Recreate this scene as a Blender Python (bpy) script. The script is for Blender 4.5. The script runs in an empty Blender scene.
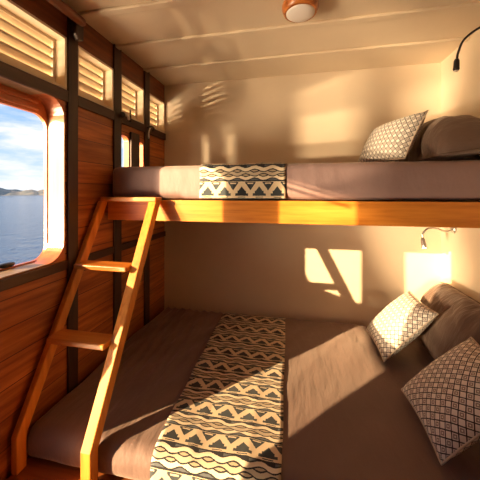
import bpy, bmesh, math, random
from mathutils import Vector, Matrix, noise
random.seed(4)
sc = bpy.context.scene
COL = sc.collection

# ------------------------------------------------------------------ camera, sky, sun, exposure
EYE = 1.35
cd = bpy.data.cameras.new('camera'); cam = bpy.data.objects.new('camera', cd); COL.objects.link(cam)
cam.location = (0, 0, EYE); cam.rotation_euler = (math.pi/2, 0, .2015)
cd.sensor_width = 36; cd.lens = 276/480*36; cd.shift_y = -(240-191.6)/480
cd.clip_start = .02; cd.clip_end = 4000
sc.camera = cam
sc.view_settings.view_transform = 'Standard'; sc.view_settings.look = 'None'
sc.view_settings.gamma = 1; sc.view_settings.use_curve_mapping = False
sc.view_settings.exposure = 0.42
sc.cycles.max_bounces = 12; sc.cycles.diffuse_bounces = 8; sc.cycles.use_denoising = True
sc.cycles.sample_clamp_indirect = 6

SUN_DIR = Vector((1, .89, -.321)).normalized()
sd = bpy.data.lights.new('sun', 'SUN'); sd.energy = 12; sd.angle = math.radians(.6); sd.color = (1, .65, .33)
sun = bpy.data.objects.new('sun', sd); COL.objects.link(sun)
sun.rotation_euler = SUN_DIR.to_track_quat('-Z', 'Y').to_euler()

# the sun's glitter on the water, low in front of the windows
for dist, el, power, size in ((12.4, .24, 2000, 1.0), (24, .115, 4500, 1.5)):
    gd = bpy.data.lights.new('sea_glint', 'AREA'); gd.energy = power; gd.shape = 'RECTANGLE'; gd.size = size; gd.size_y = size*.4; gd.color = (1, .72, .42)
    gl = bpy.data.objects.new('sea_glint', gd); COL.objects.link(gl)
    d = Vector((1, .89, 0)).normalized()+Vector((0, 0, el))
    gl.location = Vector((-1.03, .6, 1.55)) - d*dist
    gl.rotation_euler = d.to_track_quat('-Z', 'Y').to_euler()

# broad fill lamp added flat on the sea, standing for wider glitter around it
gd = bpy.data.lights.new('sea_sheen_fill', 'AREA'); gd.energy = 4500; gd.shape = 'RECTANGLE'; gd.size = 5; gd.size_y = 8; gd.color = (1, .74, .46)
gl = bpy.data.objects.new('sea_sheen_fill', gd); COL.objects.link(gl)
gl.location = Vector((-1.03, .6, -1.44)) - Vector((1, .89, 0)).normalized()*8.5
gl.rotation_euler = (math.pi, 0, -math.atan2(1, .89))

wd = bpy.data.worlds.new('sky'); sc.world = wd; wd.use_nodes = True
nt = wd.node_tree; N = nt.nodes; L = nt.links; N.clear()
tc = N.new('ShaderNodeTexCoord'); sep = N.new('ShaderNodeSeparateXYZ'); L.new(tc.outputs['Generated'], sep.inputs[0])
gr = N.new('ShaderNodeValToRGB'); L.new(sep.outputs['Z'], gr.inputs[0])
gr.color_ramp.elements[0].position = 0; gr.color_ramp.elements[0].color = (.62, .72, .82, 1)
gr.color_ramp.elements[1].position = .5; gr.color_ramp.elements[1].color = (.16, .30, .56, 1)
e = gr.color_ramp.elements.new(.16); e.color = (.36, .54, .80, 1)
mp = N.new('ShaderNodeMapping'); mp.inputs['Scale'].default_value = (3, 3, 13); L.new(tc.outputs['Generated'], mp.inputs[0])
cn = N.new('ShaderNodeTexNoise'); cn.inputs['Scale'].default_value = 1.6; cn.inputs['Detail'].default_value = 7
cn.inputs['Roughness'].default_value = .58; L.new(mp.outputs[0], cn.inputs['Vector'])
cr = N.new('ShaderNodeValToRGB'); L.new(cn.outputs[0], cr.inputs[0])
cr.color_ramp.elements[0].position = .43; cr.color_ramp.elements[1].position = .68
mx = N.new('ShaderNodeMix'); mx.data_type = 'RGBA'
L.new(cr.outputs[0], mx.inputs[0]); L.new(gr.outputs[0], mx.inputs[6]); mx.inputs[7].default_value = (.92, .88, .85, 1)
bg = N.new('ShaderNodeBackground'); bg.inputs['Strength'].default_value = 1.0
L.new(mx.outputs[2], bg.inputs[0])
wo = N.new('ShaderNodeOutputWorld'); L.new(bg.outputs[0], wo.inputs[0])

# ------------------------------------------------------------------ materials
def newmat(name, base=(.5, .5, .5), rough=.5, **kw):
    m = bpy.data.materials.new(name); m.use_nodes = True
    b = m.node_tree.nodes['Principled BSDF']
    b.inputs['Base Color'].default_value = (*base, 1); b.inputs['Roughness'].default_value = rough
    for k, v in kw.items(): b.inputs[k].default_value = v
    return m, m.node_tree, b
class G:
    """tiny node-math helper"""
    def __init__(s, nt): s.nt = nt
    def m(s, op, a, b=None, c=None):
        n = s.nt.nodes.new('ShaderNodeMath'); n.operation = op
        for i, v in enumerate((a, b, c)):
            if v is None: continue
            if isinstance(v, (int, float)): n.inputs[i].default_value = v
            else: s.nt.links.new(v, n.inputs[i])
        return n.outputs[0]
    def mix(s, f, a, b):
        n = s.nt.nodes.new('ShaderNodeMix'); n.data_type = 'RGBA'
        for i, v in ((0, f), (6, a), (7, b)):
            if isinstance(v, tuple): n.inputs[i].default_value = (*v, 1)
            elif isinstance(v, (int, float)): n.inputs[i].default_value = v
            else: s.nt.links.new(v, n.inputs[i])
        return n.outputs[2]
    def lt(s, a, b): return s.m('LESS_THAN', a, b)
    def gt(s, a, b): return s.m('GREATER_THAN', a, b)
def bump(nt, b, h, strength=.3, dist=.01):
    n = nt.nodes.new('ShaderNodeBump'); n.inputs['Strength'].default_value = strength; n.inputs['Distance'].default_value = dist
    nt.links.new(h, n.inputs['Height']); nt.links.new(n.outputs[0], b.inputs['Normal'])
def noise_tex(nt, scale, vec_scale=(1, 1, 1), detail=5, rough=.55, rot=(0, 0, 0)):
    t = nt.nodes.new('ShaderNodeTexCoord'); mp = nt.nodes.new('ShaderNodeMapping')
    mp.inputs['Scale'].default_value = vec_scale; mp.inputs['Rotation'].default_value = rot
    nt.links.new(t.outputs['Object'], mp.inputs[0])
    n = nt.nodes.new('ShaderNodeTexNoise'); n.inputs['Scale'].default_value = scale; n.inputs['Detail'].default_value = detail
    n.inputs['Roughness'].default_value = rough
    nt.links.new(mp.outputs[0], n.inputs['Vector']); return n.outputs[0], t
def ramp(nt, f, stops):
    r = nt.nodes.new('ShaderNodeValToRGB'); nt.links.new(f, r.inputs[0])
    els = r.color_ramp.elements
    els[0].position, els[0].color = stops[0][0], (*stops[0][1], 1)
    els[1].position, els[1].color = stops[-1][0], (*stops[-1][1], 1)
    for p, c in stops[1:-1]: els.new(p).color = (*c, 1)
    return r.outputs[0]
def wood(name, dark, mid, light, rough=.35, axis='X', plank=None, coat=.3):
    m, nt, b = newmat(name, mid, rough)
    s = {'X': (1.2, 16, 16), 'Y': (16, 1.2, 16), 'Z': (16, 16, 1.2)}[axis]
    f, t = noise_tex(nt, 2.6, s, 6, .6)
    col = ramp(nt, f, [(.28, dark), (.5, mid), (.74, light)])
    b.inputs['Coat Weight'].default_value = coat; b.inputs['Coat Roughness'].default_value = .18
    if plank:
        g = G(nt); sp = nt.nodes.new('ShaderNodeSeparateXYZ'); nt.links.new(t.outputs['Object'], sp.inputs[0])
        q = g.m('DIVIDE', g.m('ADD', sp.outputs['Z'], .015), plank)
        fr = g.m('FRACT', q); idx = g.m('FLOOR', q)
        line = g.lt(fr, .035)
        wn = nt.nodes.new('ShaderNodeTexWhiteNoise'); wn.noise_dimensions = '1D'; nt.links.new(idx, wn.inputs['W'])
        hs = nt.nodes.new('ShaderNodeHueSaturation'); nt.links.new(col, hs.inputs['Color'])
        nt.links.new(g.m('ADD', g.m('MULTIPLY', wn.outputs['Value'], .5), .75), hs.inputs['Value'])
        col = g.mix(line, hs.outputs[0], tuple(c*.55 for c in dark))
        bump(nt, b, g.m('SUBTRACT', 1, line), .5, .004)
    nt.links.new(col, b.inputs['Base Color'])
    return m
M = {}
M['plank'] = wood('teak_planking', (.19, .045, .008), (.38, .112, .022), (.56, .195, .042), .33, 'Y', .108)
M['header'] = wood('teak_header', (.10, .025, .007), (.19, .050, .013), (.27, .08, .02), .4, 'Y')
M['post'] = wood('dark_post', (.024, .008, .004), (.044, .016, .007), (.066, .025, .010), .45, 'Z')
M['beam'] = wood('dark_beam', (.034, .012, .006), (.058, .022, .010), (.085, .032, .014), .45, 'Y')
M['honey_x'] = wood('honey_rail', (.50, .14, .018), (.68, .245, .034), (.80, .34, .058), .35, 'X')
M['honey_z'] = wood('honey_ladder', (.52, .16, .018), (.70, .265, .034), (.82, .35, .055), .35, 'Z')
M['platform'] = wood('platform_wood', (.17, .042, .009), (.31, .09, .019), (.43, .14, .03), .35, 'X')
M['floorw'] = wood('floor_wood', (.22, .07, .02), (.36, .13, .04), (.45, .18, .06), .4, 'X')
M['trim_o'] = wood('orange_frame', (.34, .085, .025), (.52, .15, .045), (.62, .21, .07), .35, 'Y')
M['pale'] = wood('pale_jamb', (.27, .185, .10), (.37, .265, .155), (.45, .34, .21), .5, 'Z', coat=.1)
M['lamp_wood'] = wood('lamp_wood', (.25, .06, .01), (.55, .17, .03), (.75, .30, .07), .3, 'X', coat=.6)
def paint(name, c, rough=.55, amt=.04):
    m, nt, b = newmat(name, c, rough)
    f, t = noise_tex(nt, 3.0, detail=4)
    nt.links.new(ramp(nt, f, [(.3, tuple(v*(1-amt) for v in c)), (.7, tuple(min(1, v*(1+amt)) for v in c))]), b.inputs['Base Color'])
    f2, t2 = noise_tex(nt, 60, detail=3)
    bump(nt, b, f2, .05, .003)
    return m
M['cream'] = paint('cream_paint', (.78, .66, .50))
M['ceil'] = paint('ceiling_paint', (.76, .64, .48), .45)
M['louver'] = paint('louver_paint', (.80, .68, .50), .5)
def fabric(name, c, sheen=.4, rot=0.0, amp=.5):
    m, nt, b = newmat(name, c, .75)
    b.inputs['Sheen Weight'].default_value = sheen; b.inputs['Sheen Roughness'].default_value = .4
    b.inputs['Sheen Tint'].default_value = (1, .85, .75, 1)
    f, t = noise_tex(nt, 5, (4.0, 1.0, 2), 4, .5, (0, 0, rot))
    f2, _ = noise_tex(nt, 300, detail=2)
    g = G(nt)
    bump(nt, b, g.m('ADD', f, g.m('MULTIPLY', f2, .04)), amp, .03)
    f3, _ = noise_tex(nt, 2.0)
    nt.links.new(ramp(nt, f3, [(.3, tuple(v*.9 for v in c)), (.7, tuple(v*1.1 for v in c))]), b.inputs['Base Color'])
    return m
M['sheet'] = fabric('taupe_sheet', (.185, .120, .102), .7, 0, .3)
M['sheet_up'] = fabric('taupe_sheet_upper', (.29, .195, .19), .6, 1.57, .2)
M['pillow'] = fabric('taupe_pillow', (.16, .105, .08), .4, .6, .6)
M['black'] = newmat('black_plastic', (.012, .011, .012), .4)[0]
M['iron'] = newmat('dark_iron', (.05, .045, .045), .45, Metallic=.7)[0]
M['steel'] = newmat('brushed_steel', (.62, .60, .57), .35, Metallic=.9)[0]
M['white'] = newmat('white_plastic', (.82, .79, .74), .4)[0]
mm, _, b = newmat('lit_lens', (.9, .88, .84), .3); b.inputs['Emission Color'].default_value = (1, .95, .88, 1); b.inputs['Emission Strength'].default_value = 6
M['lens'] = mm
mm, _, b = newmat('lamp_diffuser', (.88, .85, .82), .35); M['diffuser'] = mm

def ikat():
    m, nt, b = newmat('woven_runner', (.6, .5, .35), .85)
    g = G(nt); uv = nt.nodes.new('ShaderNodeUVMap'); sp = nt.nodes.new('ShaderNodeSeparateXYZ'); nt.links.new(uv.outputs[0], sp.inputs[0])
    jn, _ = noise_tex(nt, 90, detail=2)
    j = g.m('MULTIPLY', g.m('SUBTRACT', jn, .5), .004)
    u = g.m('ADD', sp.outputs['X'], j); v = g.m('ADD', sp.outputs['Y'], j)
    U = g.m('DIVIDE', u, .088); V = g.m('FRACT', g.m('DIVIDE', v, .137))
    fu = g.m('FRACT', U)
    tri = g.m('MULTIPLY', g.m('ABSOLUTE', g.m('SUBTRACT', fu, .5)), 2)        # 1 at cell edge, 0 at centre
    rv = g.m('SINE', g.m('MULTIPLY', U, 2*math.pi))
    CREAM = (.74, .62, .43); BLK = (.012, .013, .018); SLATE = (.10, .115, .13); TAN = (.42, .33, .22); GREY = (.30, .29, .27)
    cell = g.m('FLOOR', U); wn = nt.nodes.new('ShaderNodeTexWhiteNoise'); wn.noise_dimensions = '2D'
    cb = nt.nodes.new('ShaderNodeCombineXYZ'); nt.links.new(cell, cb.inputs[0]); nt.links.new(g.m('FLOOR', g.m('DIVIDE', v, .137)), cb.inputs[1])
    nt.links.new(cb.outputs[0], wn.inputs['Vector'])
    dk = g.mix(g.m('MULTIPLY', wn.outputs['Value'], .9), BLK, (.05, .068, .08))
    # zone of triangles  (V 0..0.47)
    col = CREAM
    up = g.lt(tri, g.m('MULTIPLY', g.m('SUBTRACT', .37, V), 2.9))             # stepped house pointing up
    up = g.m('MULTIPLY', up, g.m('MULTIPLY', g.gt(V, .23), g.lt(V, .37)))
    base = g.m('MULTIPLY', g.lt(tri, .74), g.m('MULTIPLY', g.gt(V, .09), g.lt(V, .165)))
    base = g.m('MAXIMUM', base, g.m('MULTIPLY', g.lt(tri, .50), g.m('MULTIPLY', g.gt(V, .16), g.lt(V, .24))))
    foot = g.m('MULTIPLY', g.lt(tri, .42), g.m('MULTIPLY', g.gt(V, .04), g.lt(V, .065)))
    col = g.mix(g.m('MAXIMUM', g.m('MAXIMUM', up, base), foot), col, dk)
    inv = g.m('SUBTRACT', 1, tri)
    dn = g.lt(inv, g.m('MULTIPLY', g.m('SUBTRACT', V, .25), 2.7))
    dn = g.m('MULTIPLY', dn, g.m('MULTIPLY', g.lt(V, .50), g.lt(inv, .60))); col = g.mix(dn, col, dk)
    s2 = g.m('MULTIPLY', g.lt(inv, .34), g.m('MULTIPLY', g.gt(V, .44), g.lt(V, .475)))
    col = g.mix(s2, col, CREAM)
    # zone of waves (V .5..1)
    W = g.mix(g.lt(g.m('ABSOLUTE', g.m('SUBTRACT', V, .76)), .09), SLATE, TAN)
    bumpz = g.m('MULTIPLY', g.gt(V, .91), g.lt(tri, .6)); W = g.mix(bumpz, W, BLK)
    for c, s in ((.635, 1), (.76, -1), (.885, 1)):
        d = g.m('ABSOLUTE', g.m('SUBTRACT', V, g.m('ADD', c, g.m('MULTIPLY', rv, .036*s))))
        W = g.mix(g.lt(d, .072), W, BLK); W = g.mix(g.lt(d, .044), W, (.80, .70, .52) if s > 0 else (.5, .42, .30))
    col = g.mix(g.gt(V, .53), col, W)
    ln = g.lt(g.m('ABSOLUTE', g.m('SUBTRACT', V, .53)), .018); ln2 = g.m('MAXIMUM', g.lt(V, .02), g.gt(V, .985))
    col = g.mix(g.m('MAXIMUM', ln, ln2), col, BLK)
    nt.links.new(col, b.inputs['Base Color'])
    f, _ = noise_tex(nt, 220, (1, 1, 1), 2); f1, _ = noise_tex(nt, 9, (1, 1, 1), 2)
    bump(nt, b, g.m('ADD', g.m('MULTIPLY', f, .15), f1), .3, .01)
    b.inputs['Sheen Weight'].default_value = .15
    return m
M['ikat'] = ikat()
def lattice():
    m, nt, b = newmat('lattice_cushion', (.6, .5, .4), .85)
    g = G(nt); uv = nt.nodes.new('ShaderNodeUVMap'); sp = nt.nodes.new('ShaderNodeSeparateXYZ'); nt.links.new(uv.outputs[0], sp.inputs[0])
    u, v = sp.outputs['X'], sp.outputs['Y']
    p = .0300
    a = g.m('DIVIDE', g.m('ADD', u, g.m('MULTIPLY', v, .95)), p); c = g.m('DIVIDE', g.m('SUBTRACT', v, g.m('MULTIPLY', u, .95)), p)
    da = g.m('ABSOLUTE', g.m('SUBTRACT', g.m('FRACT', a), .5)); dc = g.m('ABSOLUTE', g.m('SUBTRACT', g.m('FRACT', c), .5))
    mxd = g.m('MAXIMUM', da, dc)
    par = g.m('MODULO', g.m('ADD', g.m('FLOOR', a), g.m('FLOOR', c)), 2); par = g.gt(g.m('ABSOLUTE', par), .5)
    WHITE = (.88, .83, .76); DK = (.055, .045, .045); MID = (.34, .28, .24)
    col = g.mix(g.gt(mxd, .41), WHITE, DK)
    ring = g.m('MULTIPLY', par, g.m('MULTIPLY', g.lt(mxd, .30), g.gt(mxd, .10)))
    col = g.mix(ring, col, MID)
    nt.links.new(col, b.inputs['Base Color'])
    f, _ = noise_tex(nt, 260, detail=2); bump(nt, b, g.m('ADD', g.m('MULTIPLY', mxd, -1.2), g.m('MULTIPLY', f, .2)), .4, .004)
    b.inputs['Sheen Weight'].default_value = .2
    return m
M['lattice'] = lattice()
M['welt'] = newmat('cushion_piping', (.60, .50, .40), .85)[0]

# ------------------------------------------------------------------ mesh helpers
def add_box(bm, lo, hi):
    vs = [bm.verts.new((x, y, z)) for x in (lo[0], hi[0]) for y in (lo[1], hi[1]) for z in (lo[2], hi[2])]
    for f in ((0, 1, 3, 2), (4, 6, 7, 5), (0, 4, 5, 1), (2, 3, 7, 6), (0, 2, 6, 4), (1, 5, 7, 3)):
        bm.faces.new([vs[i] for i in f])
def add_prism(bm, poly, axis, a, b):
    """closed polygon of 2-D points extruded along axis from a to b"""
    def P(p, t):
        return {'X': (t, p[0], p[1]), 'Y': (p[0], t, p[1]), 'Z': (p[0], p[1], t)}[axis]
    A = [bm.verts.new(P(p, a)) for p in poly]; B = [bm.verts.new(P(p, b)) for p in poly]
    bm.faces.new(A); bm.faces.new(B[::-1]); n = len(poly)
    for i in range(n): bm.faces.new((A[i], B[i], B[(i+1) % n], A[(i+1) % n]))
def rrect(y0, y1, z0, z1, r, n=8):
    pts = []
    for cy, cz, a0 in ((y1-r, z1-r, 0), (y0+r, z1-r, 90), (y0+r, z0+r, 180), (y1-r, z0+r, 270)):
        for i in range(n+1):
            a = math.radians(a0+90*i/n); pts.append((cy+r*math.cos(a), cz+r*math.sin(a)))
    return pts
def add_ring(bm, outer, inner, xa, xb):
    """plate between two closed outlines with the same number of points"""
    n = len(outer)
    rows = [[bm.verts.new((x, p[0], p[1])) for p in o] for o, x in ((outer, xa), (inner, xa), (inner, xb), (outer, xb))]
    for k in range(4):
        A, B = rows[k], rows[(k+1) % 4]
        for i in range(n): bm.faces.new((A[i], A[(i+1) % n], B[(i+1) % n], B[i]))
def add_tube(bm, pts, r, n=10, cap=True):
    pts = [Vector(p) for p in pts]; rs = r if isinstance(r, (list, tuple)) else [r]*len(pts)
    prev = None; rings = []
    for i, p in enumerate(pts):
        t = (pts[min(i+1, len(pts)-1)]-pts[max(i-1, 0)]).normalized()
        if prev is None:
            up = Vector((0, 0, 1)) if abs(t.z) < .9 else Vector((1, 0, 0)); a = t.cross(up).normalized()
        else:
            a = (prev - t*prev.dot(t)).normalized()
        prev = a; c = t.cross(a)
        rings.append([bm.verts.new(p+rs[i]*(a*math.cos(2*math.pi*k/n)+c*math.sin(2*math.pi*k/n))) for k in range(n)])
    for A, B in zip(rings, rings[1:]):
        for k in range(n): bm.faces.new((A[k], A[(k+1) % n], B[(k+1) % n], B[k]))
    if cap: bm.faces.new(rings[0][::-1]); bm.faces.new(rings[-1])
def add_lathe(bm, prof, M4=Matrix(), n=32):
    rings = []
    for r, z in prof:
        if r < 1e-6: rings.append([bm.verts.new(M4 @ Vector((0, 0, z)))])
        else: rings.append([bm.verts.new(M4 @ Vector((r*math.cos(2*math.pi*k/n), r*math.sin(2*math.pi*k/n), z))) for k in range(n)])
    for A, B in zip(rings, rings[1:]):
        for k in range(n):
            if len(A) == 1: bm.faces.new((A[0], B[k], B[(k+1) % n]))
            elif len(B) == 1: bm.faces.new((A[k], B[0], A[(k+1) % n]))
            else: bm.faces.new((A[k], B[k], B[(k+1) % n], A[(k+1) % n]))
def smooth_path(pts, n=8):
    P = [Vector(p) for p in pts]; P = [P[0]*2-P[1]]+P+[P[-1]*2-P[-2]]; out = []
    for i in range(1, len(P)-2):
        for k in range(n):
            t = k/n; a, b, c, d = P[i-1:i+3]
            out.append(.5*((2*b)+(-a+c)*t+(2*a-5*b+4*c-d)*t*t+(-a+3*b-3*c+d)*t**3))
    out.append(P[-2]); return out
def obj(name, bm, mat, parent=None, smooth=False, bevel=0, M4=None):
    bmesh.ops.recalc_face_normals(bm, faces=bm.faces[:])
    me = bpy.data.meshes.new(name); bm.to_mesh(me); bm.free(); me.materials.append(mat)
    if smooth: me.polygons.foreach_set('use_smooth', [True]*len(me.polygons))
    o = bpy.data.objects.new(name, me); COL.objects.link(o)
    if M4 is not None: o.matrix_world = M4
    if parent: o.parent = parent
    if bevel:
        md = o.modifiers.new('edge', 'BEVEL'); md.width = bevel; md.segments = 3; md.limit_method = 'ANGLE'; md.harden_normals = False
    return o
def boxobj(name, lo, hi, mat, parent=None, bevel=.003):
    bm = bmesh.new(); add_box(bm, lo, hi); return obj(name, bm, mat, parent, bevel=bevel)
def tag(o, label, cat, group=None):
    o['label'] = label; o['category'] = cat
    if group: o['group'] = group
    return o
def thing(name, label, cat, group=None):
    o = bpy.data.objects.new(name, None); COL.objects.link(o); o.empty_display_size = .05
    return tag(o, label, cat, group)
def struct(o): o['kind'] = 'structure'; return o
def rounded_box(lo, hi, r, step=.02, disp=None):
    bm = bmesh.new(); lo, hi = Vector(lo), Vector(hi); sz = hi-lo; r = Vector(r if isinstance(r, tuple) else (r, r, r))
    cache = {}
    n = [max(2, int(s/step)) for s in sz]
    def vert(i, j, k):
        key = (i, j, k)
        if key not in cache:
            p = Vector((lo.x+sz.x*i/n[0], lo.y+sz.y*j/n[1], lo.z+sz.z*k/n[2]))
            q = Vector((min(max(p[a], lo[a]+r[a]), hi[a]-r[a]) for a in range(3)))
            d = Vector(((p[a]-q[a])/r[a] for a in range(3)))
            nrm = d.normalized() if d.length > 1e-6 else Vector((0, 0, 1))
            p = q+Vector((nrm[a]*r[a] for a in range(3))) if d.length > 1e-6 else p
            if disp: p = p+nrm*disp(p, nrm)
            cache[key] = bm.verts.new(p)
        return cache[key]
    for k in (0, n[2]):
        for i in range(n[0]):
            for j in range(n[1]): bm.faces.new((vert(i, j, k), vert(i+1, j, k), vert(i+1, j+1, k), vert(i, j+1, k)))
    for j in (0, n[1]):
        for i in range(n[0]):
            for k in range(n[2]): bm.faces.new((vert(i, j, k), vert(i+1, j, k), vert(i+1, j, k+1), vert(i, j, k+1)))
    for i in (0, n[0]):
        for j in range(n[1]):
            for k in range(n[2]): bm.faces.new((vert(i, j, k), vert(i, j+1, k), vert(i, j+1, k+1), vert(i, j, k+1)))
    return bm

# ------------------------------------------------------------------ the setting
XL, XO = -1.03, -1.115            # inner and outer face of the window wall
XR, YB, YF, ZC = .928, 2.035, -2.5, 2.195
struct(boxobj('floor', (XO, YF, -.08), (XR+.08, YB+.08, 0), M['floorw'], bevel=0))
struct(boxobj('ceiling', (XO, YF, ZC), (XR+.08, YB+.08, ZC+.08), M['ceil'], bevel=0))
struct(boxobj('wall_back', (XO, YB, 0), (XR+.08, YB+.08, ZC), M['cream'], bevel=0))
struct(boxobj('wall_right', (XR, YF, 0), (XR+.08, YB, ZC), M['cream'], bevel=0))
struct(boxobj('wall_front', (XO, YF-.08, 0), (XR+.08, YF, ZC), M['cream'], bevel=0))
# window wall: cells minus openings
W1 = (.630, 1.066, 1.04, 1.768)
W2 = (.075, .486, 1.04, 1.768)
LV = [(.62, 1.075), (1.135, 1.402), (1.468, 1.725), (1.79, 2.025)]
LZ = (1.812, 2.052)
SW = (1.420, 1.727, 1.36, 1.705)
DR = (0.0, .72, .30, .94)
opens = [W1, W2, SW, DR] + [(a, b, *LZ) for a, b in LV]
ys = sorted({YF, YB} | {o[0] for o in opens} | {o[1] for o in opens})
zs = sorted({0, ZC, LZ[0], LZ[1]} | {o[2] for o in opens} | {o[3] for o in opens})
def wall_cells(zlo, zhi):
    bm = bmesh.new()
    for a, b in zip(ys, ys[1:]):
        run = None
        for c, d in zip(zs, zs[1:]):
            if c < zlo-1e-6 or d > zhi+1e-6: continue
            solid = not any(o[0]-1e-6 <= a and b <= o[1]+1e-6 and o[2]-1e-6 <= c and d <= o[3]+1e-6 for o in opens)
            if solid: run = (run[0], d) if run else (c, d)
            elif run: add_box(bm, (XO, a, run[0]), (XL, b, run[1])); run = None
        if run: add_box(bm, (XO, a, run[0]), (XL, b, run[1]))
    return bm
struct(obj('wall_left', wall_cells(0, LZ[1]), M['plank']))
struct(boxobj('wall_left_header', (XO, YF, LZ[1]), (XL, YB, ZC), M['header'], bevel=0))
# low hatch beside the foot of the bed: unseen, its two jambs shaped to bound the sun on the bed
bm = bmesh.new(); add_prism(bm, [(.72, .30), (.72, .94), (.71, .94), (.69, .865), (.640, .80), (.628, .63), (.61, .30)], 'X', XO, XL)
add_prism(bm, [(0, .30), (.02, .72), (.13, .94), (0, .94)], 'X', XO, XL)
struct(obj('trim_1', bm, M['plank']))
# posts and beams
k = 2
for y0, y1, zb in ((.54, .60, .95), (1.078, 1.135, 0), (1.402, 1.468, 0), (1.727, 1.790, 0)):
    struct(boxobj('trim_%d' % k, (XL, y0, zb), (XL+.012, y1, ZC), M['post'])); k += 1
for y0, y1 in ((.60, 1.078), (1.135, 1.402), (1.468, 1.727), (1.79, YB)):
    struct(boxobj('trim_%d' % k, (XL, y0, 1.758), (XL+.012, y1, 1.810), M['beam'])); k += 1
for y0, y1 in ((.60, 1.078), (1.135, 1.402), (1.468, 1.727), (1.79, YB)):
    struct(boxobj('trim_%d' % k, (XL, y0, .996), (XL+.010, y1, 1.037), M['beam'])); k += 1
# ceiling battens
for y in (.83, 1.14, 1.43, 1.74):
    struct(boxobj('trim_%d' % k, (XL, y-.02, ZC-.015), (XR, y+.02, ZC), M['ceil'], bevel=.005)); k += 1

# sea windows: pale straight linings, orange rounded corners, orange outer frame
n8 = 8
def sq(y0, y1, z0, z1): return rrect(y0, y1, z0, z1, .0005, n8)
def add_ring_part(bm, outer, inner, xa, xb, corners):
    n = len(outer)
    for i in range(n):
        if (i % (n8+1) < n8) != corners: continue
        j = (i+1) % n
        q = [[bm.verts.new((x, *o[t])) for t in (i, j)] for o, x in ((outer, xa), (inner, xa), (inner, xb), (outer, xb))]
        for k in range(4):
            A, B = q[k], q[(k+1) % 4]; bm.faces.new((A[0], A[1], B[1], B[0]))
    bmesh.ops.remove_doubles(bm, verts=bm.verts[:], dist=1e-5)
def sea_window(name, W, drop=.075, ro=.06, ri=.085):
    w = struct(bpy.data.objects.new(name, None)); COL.objects.link(w)
    inner = rrect(W[0]+.004, W[1]-.004, W[2]+.004, W[3]-.004, ri, n8)
    bm = bmesh.new(); add_ring_part(bm, sq(*W), inner, XO, XL+.002, False); obj('window_lining', bm, M['pale'], w)
    bm = bmesh.new(); add_ring_part(bm, sq(*W), inner, XO, XL+.002, True); obj('corner_lining', bm, M['trim_o'], w)
    bm = bmesh.new(); add_ring(bm, sq(W[0]-.05, W[1]+.04, W[2]-.06, W[3]+.03), rrect(W[0]+.008, W[1]-.008, W[2]+.010, W[3]-drop, ro, n8), XO-.018, XO)
    obj('outer_frame', bm, M['trim_o'], w, bevel=.002)
    bm = bmesh.new()
    for z in (1.705, 1.735): add_box(bm, (XO, W[0]+.05, z), (XO+.012, W[1]-.06, z+.012))
    obj('window_track', bm, M['trim_o'], w, bevel=.002)
sea_window('window_1', W1); sea_window('window_2', W2, .008, .02, .04)
# small double window beyond the upper bunk
w = struct(bpy.data.objects.new('window_3', None)); COL.objects.link(w)
bm = bmesh.new(); add_ring(bm, sq(SW[0], 1.600, SW[2], SW[3]), rrect(SW[0]+.004, 1.550, SW[2]+.02, SW[3]-.015, .035, n8), XL-.030, XL+.004)
add_ring(bm, sq(1.600, SW[1], SW[2], SW[3]), rrect(1.655, SW[1]-.012, SW[2]+.02, SW[3]-.025, .025, n8), XL-.030, XL+.004)
obj('window_frame', bm, M['trim_o'], w)
bm = bmesh.new(); add_box(bm, (XL+.004, 1.556, SW[2]), (XL+.020, 1.648, SW[3]+.02))
obj('mullion', bm, M['post'], w, bevel=.003)

# louvered vents
LBL = ['cream louvered vent above the large sea window', 'cream louvered vent second from the window, above an orange plank panel',
       'cream louvered vent above the pair of small rounded windows', 'cream louvered vent next to the back wall corner']
for i, (a, b) in enumerate(LV):
    t = thing('louver_vent', LBL[i], 'vent', 'louvered vents under the ceiling')
    bm = bmesh.new(); fr = .012
    add_ring(bm, sq(a+.001, b-.001, LZ[0]+.001, LZ[1]-.001), sq(a+fr, b-fr, LZ[0]+fr, LZ[1]-fr), XO, XL+.006)
    obj('vent_lining', bm, M['louver'], t)
    bm = bmesh.new(); f2 = .024
    add_ring(bm, sq(a+fr, b-fr, LZ[0]+fr, LZ[1]-fr), sq(a+f2, b-f2, LZ[0]+.056, LZ[1]-f2), XL-.058, XL-.046)
    obj('vent_frame', bm, M['louver'], t)
    for s in range(4):
        zc = LZ[0]+.070+s*.043
        bm = bmesh.new(); add_prism(bm, [(XL-.048, zc+.020), (XL-.048, zc+.030), (XO+.004, zc-.004), (XO+.004, zc-.014)], 'Y', a+fr, b-fr)
        obj('slat', bm, M['louver'], t)

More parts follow.
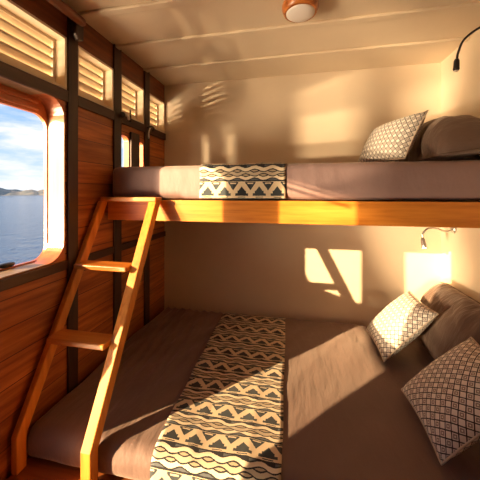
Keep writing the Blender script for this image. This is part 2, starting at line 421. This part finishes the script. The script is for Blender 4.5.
# ------------------------------------------------------------------ outside: sea and hills
def water():
    m, nt, b = newmat('sea_water', (.05, .11, .24), .12)
    f, _ = noise_tex(nt, 1.1, (1, 1, 1), 5, .65); bump(nt, b, f, .9, .35)
    return m
bm = bmesh.new(); vs = [bm.verts.new(p) for p in ((-1.9, -900, -1.5), (-1.9, 1500, -1.5), (-1800, 1500, -1.5), (-1800, -900, -1.5))]; bm.faces.new(vs)
o = obj('sea', bm, water()); o['kind'] = 'structure'
m, nt, b = newmat('hill_scrub', (.2, .2, .16), .95)
f, _ = noise_tex(nt, .12, (1, 1, 1), 6, .65)
nt.links.new(ramp(nt, f, [(.35, (.13, .17, .19)), (.5, (.22, .24, .23)), (.68, (.34, .30, .26))]), b.inputs['Base Color'])
bm = bmesh.new(); NA, NR = 110, 14; rows = []
for j in range(NR):
    row = []
    for i in range(NA):
        ang = math.radians(28+40*i/(NA-1)); d = 260+j*9
        s = i/(NA-1)
        hh = 9.5*(.25+.75*abs(noise.fractal(Vector((s*6.5+3.3, 1.7, 0)), .9, 2.0, 4)+.42))*math.sin(math.pi*min(1, (j+.0)/(NR-1)))
        hh += 1.2*noise.noise(Vector((i*.3, j*.5, 2)))*(1 if 0 < j < NR-1 else 0)
        row.append(bm.verts.new((-d*math.sin(ang), d*math.cos(ang), -1.6+max(0, hh))))
    rows.append(row)
for A, B in zip(rows, rows[1:]):
    for i in range(NA-1): bm.faces.new((A[i], A[i+1], B[i+1], B[i]))
o = obj('coast_hills', bm, m, smooth=True); o['kind'] = 'structure'

# ------------------------------------------------------------------ bunks
t = thing('bed_platform', 'red-brown wooden platform carrying the wide lower bed', 'bed')
boxobj('deck', (XL+.014, .60, .28), (XR-.003, YB-.004, .32), M['platform'], t)
boxobj('front_panel', (XL+.023, .62, 0), (XR-.003, .65, .28), M['platform'], t)
def wr(p, nrm):
    if nrm.z < .5: return .003*noise.noise(p*9)
    q = Vector((p.x*1.0+p.y*.9, p.y*.5-p.x*.9, 0))
    a = noise.noise(Vector((q.x*3, q.y*14, 1.3)))
    left = max(0., min(1., (-.45-p.x)*4+.3))
    lines = math.sin((p.x+p.y*.08)*105+2.5*noise.noise(p*3.5))*.0050*left*max(.15, min(1., (p.y-1.0)*3))
    return .0045*a + .004*noise.noise(p*5) + lines
bm = rounded_box((XL+.014, .860, .323), (XR-.006, YB-.008, .450), (.022, .050, .050), .012, wr)
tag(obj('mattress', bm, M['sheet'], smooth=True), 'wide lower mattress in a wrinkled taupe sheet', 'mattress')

t = thing('bunk_bed', 'wooden upper bunk shelf with a honey-coloured front rail', 'bunk')
boxobj('front_rail', (XL+.026, 1.325, 1.197), (XR-.003, 1.350, 1.3062), M['honey_x'], t)
boxobj('bunk_base', (XL+.026, 1.352, 1.268), (XR-.003, YB-.004, 1.306), M['platform'], t, bevel=0)
bm = bmesh.new(); add_prism(bm, [(XL+.002, 1.235), (XL+.026, 1.235), (XL+.026, 1.305), (XL+.002, 1.29)], 'Y', 1.328, 1.40)
obj('rail_bracket', bm, M['platform'], t, bevel=.004)
def wr_up(p, n): return .002*noise.noise(p*8)+.0015*noise.noise(Vector((p.x*2, p.y*12, p.z*30)))
bm = rounded_box((XL+.024, 1.345, 1.311), (XR-.006, YB-.008, 1.487), .035, .016, wr_up)
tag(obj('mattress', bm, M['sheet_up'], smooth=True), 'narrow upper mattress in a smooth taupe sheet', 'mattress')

# runners
def runner(x0b, x1b, x0f, x1f, prof, disp, label, vs=1.0):
    pts = [Vector((0, *p)) for p in prof]; res = []
    P = [pts[0]]
    for a, b in zip(pts, pts[1:]):
        n = max(1, int((b-a).length/.015))
        for i in range(1, n+1): P.append(a.lerp(b, i/n))
    s = [0]
    for a, b in zip(P, P[1:]): s.append(s[-1]+(b-a).length)
    bm = bmesh.new(); uv = bm.loops.layers.uv.new('UVMap'); NX = 30; rows = []; data = {}
    for r, (p, q) in enumerate(zip(P, s)):
        t = q/s[-1]; row = []
        nrm = (P[min(r+1, len(P)-1)]-P[max(r-1, 0)]); nrm = Vector((0, -nrm.z, nrm.y)).normalized()
        if nrm.z < 0 or (abs(nrm.z) < .3 and nrm.y > 0): nrm = -nrm
        for i in range(NX+1):
            u = i/NX; x = (x0f+(x0b-x0f)*t)*(1-u)+(x1f+(x1b-x1f)*t)*u
            x += .006*noise.noise(Vector((u*1.0+7, q*5, 0)))
            d = disp(Vector((x, p.y, p.z)), nrm)+.003+.0015*(noise.noise(Vector((x*9, q*7, 3)))+.6)
            for fx, amp in ((.30, .0025), (.74, .003)):
                d += amp*math.exp(-((u-fx)/.025)**2)*(1 if q > .12 else q/.12)
            v = bm.verts.new(Vector((x, p.y, p.z))+nrm*d); row.append(v); data[v] = (u*(x1f-x0f), q*vs)
        rows.append(row)
    for A, B in zip(rows, rows[1:]):
        for i in range(NX):
            f = bm.faces.new((A[i], A[i+1], B[i+1], B[i]))
            for l in f.loops: l[uv].uv = data[l.vert]
    o = obj('bed_runner', bm, M['ikat'], smooth=True)
    md = o.modifiers.new('cloth', 'SOLIDIFY'); md.thickness = .0025; md.offset = 1
    return tag(o, label, 'bed runner')
def arc(cy, cz, r, a0, a1, n=8):
    return [(cy+r*math.cos(math.radians(a0+(a1-a0)*i/n)), cz+r*math.sin(math.radians(a0+(a1-a0)*i/n))) for i in range(n+1)]
runner(-.530, -.075, -.485, -.043, [(.860, .345)]+arc(.910, .400, .050, 180, 90, 10)+[(1.975, .450)], wr,
       'patterned cream and black woven runner laid across the lower bed')
runner(-.486, -.050, -.486, -.050, [(1.345, 1.314)]+arc(1.380, 1.452, .035, 180, 90, 8)+[(1.98, 1.487)], wr_up,
       'patterned cream and black woven runner hanging over the upper mattress edge', .137/.168)

# pillows and cushions
def pillow_mesh(w, h, th, N=26, pinch=.07, pw=2.4, uvscale=True, wr=.006, seed=0, sq_=.5, rnd=0.0, under=1.0):
    def arcl(t, side):
        tot = 0; n = 40; pz = 1.0
        for k in range(1, n+1):
            z1 = max(0, 1-(t*k/n)**pw)**sq_
            tot += math.hypot(t/n*side/2, (z1-pz)*th/2); pz = z1
        return tot
    bm = bmesh.new(); uv = bm.loops.layers.uv.new('UVMap'); vs = {}; co = {}
    for s in (1, -1):
        for i in range(N+1):
            for j in range(N+1):
                u, v = 2*i/N-1, 2*j/N-1
                if s < 0 and (i in (0, N) or j in (0, N)): vs[s, i, j] = vs[1, i, j]; continue
                x = u*(1-pinch*(1-v*v)-rnd*(v*v)**3)*w/2; y = v*(1-pinch*(1-u*u)-rnd*(u*u)**3)*h/2
                z = s*th/2*((1-abs(u)**pw)*(1-abs(v)**pw))**sq_
                edge = (1-u*u)*(1-v*v)
                z += s*wr*noise.noise(Vector((x*11+seed, y*11, s*3)))*edge**.3
                z += s*wr*.7*noise.noise(Vector((x*5+seed, (y+x*.5)*24, s)))*(edge**.3)
                if s < 0: z *= under
                vs[s, i, j] = bm.verts.new((x, y, z)); co[vs[s, i, j]] = (math.copysign(arcl(abs(u), w), u), math.copysign(arcl(abs(v), h), v))
    for s in (1, -1):
        for i in range(N):
            for j in range(N):
                q = [vs[s, i, j], vs[s, i+1, j], vs[s, i+1, j+1], vs[s, i, j+1]]
                f = bm.faces.new(q if s > 0 else q[::-1])
                for l in f.loops: l[uv].uv = co[l.vert]
    edge = [vs[1, i, 0].co.copy() for i in range(N)]+[vs[1, N, j].co.copy() for j in range(N)]+[vs[1, i, N].co.copy() for i in range(N, 0, -1)]+[vs[1, 0, j].co.copy() for j in range(N, 0, -1)]
    return bm, edge
def frame(o, ex, ey):
    ex = Vector(ex).normalized(); ey = Vector(ey); ey = (ey-ex*ey.dot(ex)).normalized(); ez = ex.cross(ey)
    m = Matrix((ex, ey, ez)).transposed().to_4x4(); m.translation = Vector(o); return m
def cushion(Lp, Bp, Rp, label, th=.13, seed=0):
    """corners: Lp-Bp is the edge standing on the bed, Bp-Rp rises from it"""
    Lp, Bp, Rp = map(Vector, (Lp, Bp, Rp)); ex = Bp-Lp; ey = Rp-Bp
    c = (Lp+Rp)/2
    bm, edge = pillow_mesh(ex.length*1.05, ey.length*1.05, th, seed=seed, pinch=.06, wr=.004)
    m4 = frame(c, ex, ey)
    o = obj('cushion', bm, M['lattice'], smooth=True, M4=m4); tag(o, label, 'cushion', 'small patterned cushions')
    bm = bmesh.new(); add_tube(bm, edge+[edge[0]], .0035, 6, cap=False)
    obj('piping', bm, M['welt'], o, smooth=True)
    return o
cushion((.435, 1.86, .485), (.445, 1.545, .485), (.685, 1.545, .735), 'patterned cushion by the back wall, leaning on the lower taupe pillow', seed=1)
cushion((.460, 1.325, .485), (.460, 1.00, .485), (.715, 1.00, .730), 'patterned cushion nearest the camera at the right of the lower bed', th=.13, seed=5)
cushion((.375, 1.85, 1.518), (.512, 1.50, 1.518), (.637, 1.52, 1.745), 'patterned cushion leaning on the pillow up on the top bunk', th=.13, seed=9)
def pillow(c, ex, ey, w, h, th, label, seed, pw=3.0, rnd=.09, under=1.0):
    bm, edge = pillow_mesh(w, h, th, 40, .0, pw, wr=.012, seed=seed, rnd=rnd, under=under)
    o = obj('pillow', bm, M['pillow'], smooth=True, M4=frame(c, ex, ey)); tag(o, label, 'pillow')
    bm = bmesh.new(); add_tube(bm, edge+[edge[0]], .003, 6, cap=False); obj('seam', bm, M['pillow'], o, smooth=True)
    return o
pillow((.800, 1.63, .635), (0, -1, 0), (.17, 0, .34), .66, .37, .17, 'taupe pillow propped against the right wall on the lower bed', 3)
pillow((.772, 1.69, 1.535), (0, -1, 0), (.34, 0, .045), .64, .30, .41, 'taupe pillow lying in the corner of the top bunk', 12, 2.6, .05, .12)

# ------------------------------------------------------------------ ladder
t = thing('bunk_ladder', 'honey-coloured wooden ladder leaning on the upper bunk rail', 'ladder')
def stringer(x0, x1):
    # side outline in (y, z): foot, kink, slope, top
    bm = bmesh.new()
    y0, zk, y1, zt, dp = .815, .457, 1.262, 1.300, .050
    add_prism(bm, [(y0, .3215), (y0, zk), (y1, zt), (y1+dp, zt), (y0+dp, zk+.004), (y0+.040, zk-.012), (y0+.040, .3215)], 'X', x0, x1)
    return obj('stringer', bm, M['honey_z'], t, bevel=.004)
stringer(-1.016, -.990); stringer(-.725, -.684)
def rung(z, y0):
    return boxobj('rung', (-.990, y0, z-.011), (-.725, y0+.085, z+.011), M['honey_x'], t, bevel=.005)
rung(1.010, 1.072); rung(.748, .932)
boxobj('top_step', (-.998, 1.258, 1.300), (-.684, 1.323, 1.322), M['honey_x'], t, bevel=.004)

# ------------------------------------------------------------------ lamps and fittings
t = thing('ceiling_light', 'round ceiling light with a wooden ring and white diffuser', 'ceiling light')
Mx = Matrix.Translation((.017, 1.245, 0))
bm = bmesh.new(); add_lathe(bm, [(.058, 2.194), (.070, 2.190), (.080, 2.172), (.080, 2.156), (.072, 2.138), (.064, 2.134), (.062, 2.142)], Mx)
obj('lamp_ring', bm, M['lamp_wood'], t, smooth=True)
bm = bmesh.new(); add_lathe(bm, [(.063, 2.142), (.062, 2.134), (.054, 2.128), (.030, 2.124), (0, 2.123)], Mx)
obj('diffuser', bm, M['diffuser'], t, smooth=True)

def reading_lamp(base, path, head_dir, label, mat, lens):
    t = thing('reading_lamp', label, 'reading lamp', 'gooseneck reading lamps on the right wall')
    B = Vector(base)
    R = Matrix.Translation(B) @ Matrix.Rotation(-math.pi/2, 4, 'Y')
    bm = bmesh.new(); add_lathe(bm, [(0, 0), (.026, 0), (.027, .006), (.022, .013), (.010, .018), (0, .018)], R, 24); obj('wall_plate', bm, mat, t, smooth=True)
    pts = smooth_path([B+Vector((-.016, 0, 0))]+[Vector(p) for p in path])
    bm = bmesh.new(); add_tube(bm, pts, .0050, 10); obj('gooseneck', bm, mat, t, smooth=True)
    d = Vector(head_dir).normalized(); e = pts[-1]
    bm = bmesh.new(); add_tube(bm, [e-d*.004, e, e+d*.008, e+d*.038, e+d*.045, e+d*.052], [.006, .009, .0115, .0125, .0135, .010], 16); obj('lamp_head', bm, mat, t, smooth=True)
    bm = bmesh.new(); add_tube(bm, [e+d*.050, e+d*.054], .0095, 16); obj('lens', bm, lens, t, smooth=True)
    return t
reading_lamp((XR, 1.40, 2.085), [(.88, 1.425, 2.105), (.82, 1.45, 2.098), (.762, 1.46, 2.055), (.738, 1.46, 2.00), (.731, 1.46, 1.965)], (-.05, 0, -1),
             'dark gooseneck reading lamp curving down above the top bunk pillow', M['iron'], M['white'])
reading_lamp((XR, 1.88, 1.125), [(.895, 1.86, 1.118), (.85, 1.83, 1.118), (.80, 1.80, 1.135), (.750, 1.79, 1.135), (.722, 1.79, 1.105), (.722, 1.79, 1.075)], (.06, -.25, -1),
             'slim steel gooseneck reading lamp with white lens on the wall above the lower pillow', M['steel'], M['lens'])

# round wooden rail under the ceiling above the window
t = thing('ceiling_rail', 'round red-brown wooden rail under the ceiling above the sea window', 'rail')
bm = bmesh.new(); add_tube(bm, [(-.965, .30, 2.128), (-.965, 1.085, 2.128), (-.965, 1.10, 2.128), (-.965, 1.108, 2.128)], [.020, .020, .018, .012], 16); obj('pole', bm, M['header'], t, smooth=True)
bm = bmesh.new(); add_prism(bm, [(1.082, 2.155), (1.130, 2.155), (1.130, 2.06), (1.105, 2.05), (1.082, 2.075)], 'X', XL+.022, -.982); obj('bracket', bm, M['post'], t, bevel=.006)

# small catches on the beam over the small windows
t = thing('window_catch', 'small black and white catch on the beam left of the small windows', 'catch')
bm = bmesh.new(); add_lathe(bm, [(0, 0), (.016, 0), (.019, .008), (.016, .018), (.008, .024), (0, .025)], Matrix.Translation((XL+.022, 1.448, 1.800)) @ Matrix.Rotation(math.pi/2, 4, 'Y'), 20); obj('knob', bm, M['black'], t, smooth=True)
bm = bmesh.new(); add_tube(bm, smooth_path([(XL+.035, 1.475, 1.812), (XL+.04, 1.49, 1.800), (XL+.035, 1.505, 1.788)]), .008, 10); obj('cord_loop', bm, M['white'], t, smooth=True)
bm = bmesh.new(); add_tube(bm, [(XL+.03, 1.528, 1.775), (XL+.03, 1.528, 1.83), (XL+.03, 1.526, 1.852)], [.006, .005, .003], 10); obj('pin', bm, M['black'], t, smooth=True)
t = thing('wall_hook', 'small dark hook with a pale loop on the beam right of the small windows', 'hook')
bm = bmesh.new(); add_tube(bm, smooth_path([(XL+.022, 1.735, 1.790), (XL+.045, 1.745, 1.800), (XL+.05, 1.775, 1.795), (XL+.035, 1.79, 1.780)]), .006, 10); obj('hook_arm', bm, M['iron'], t, smooth=True)
bm = bmesh.new(); add_tube(bm, smooth_path([(XL+.04, 1.745, 1.790), (XL+.035, 1.735, 1.755), (XL+.038, 1.728, 1.715)]), .0045, 10); obj('loop', bm, M['white'], t, smooth=True)
bm = bmesh.new(); add_lathe(bm, [(0, 0), (.020, .002), (.024, .009), (.019, .016), (0, .018)], Matrix.Translation((XO-.008, .884, W1[2]+.0105)) @ Matrix.Diagonal((.7, 1.4, 1, 1)), 24)
tag(obj('sill_knob', bm, M['black'], smooth=True), 'small black oval knob lying on the sea window sill', 'knob')
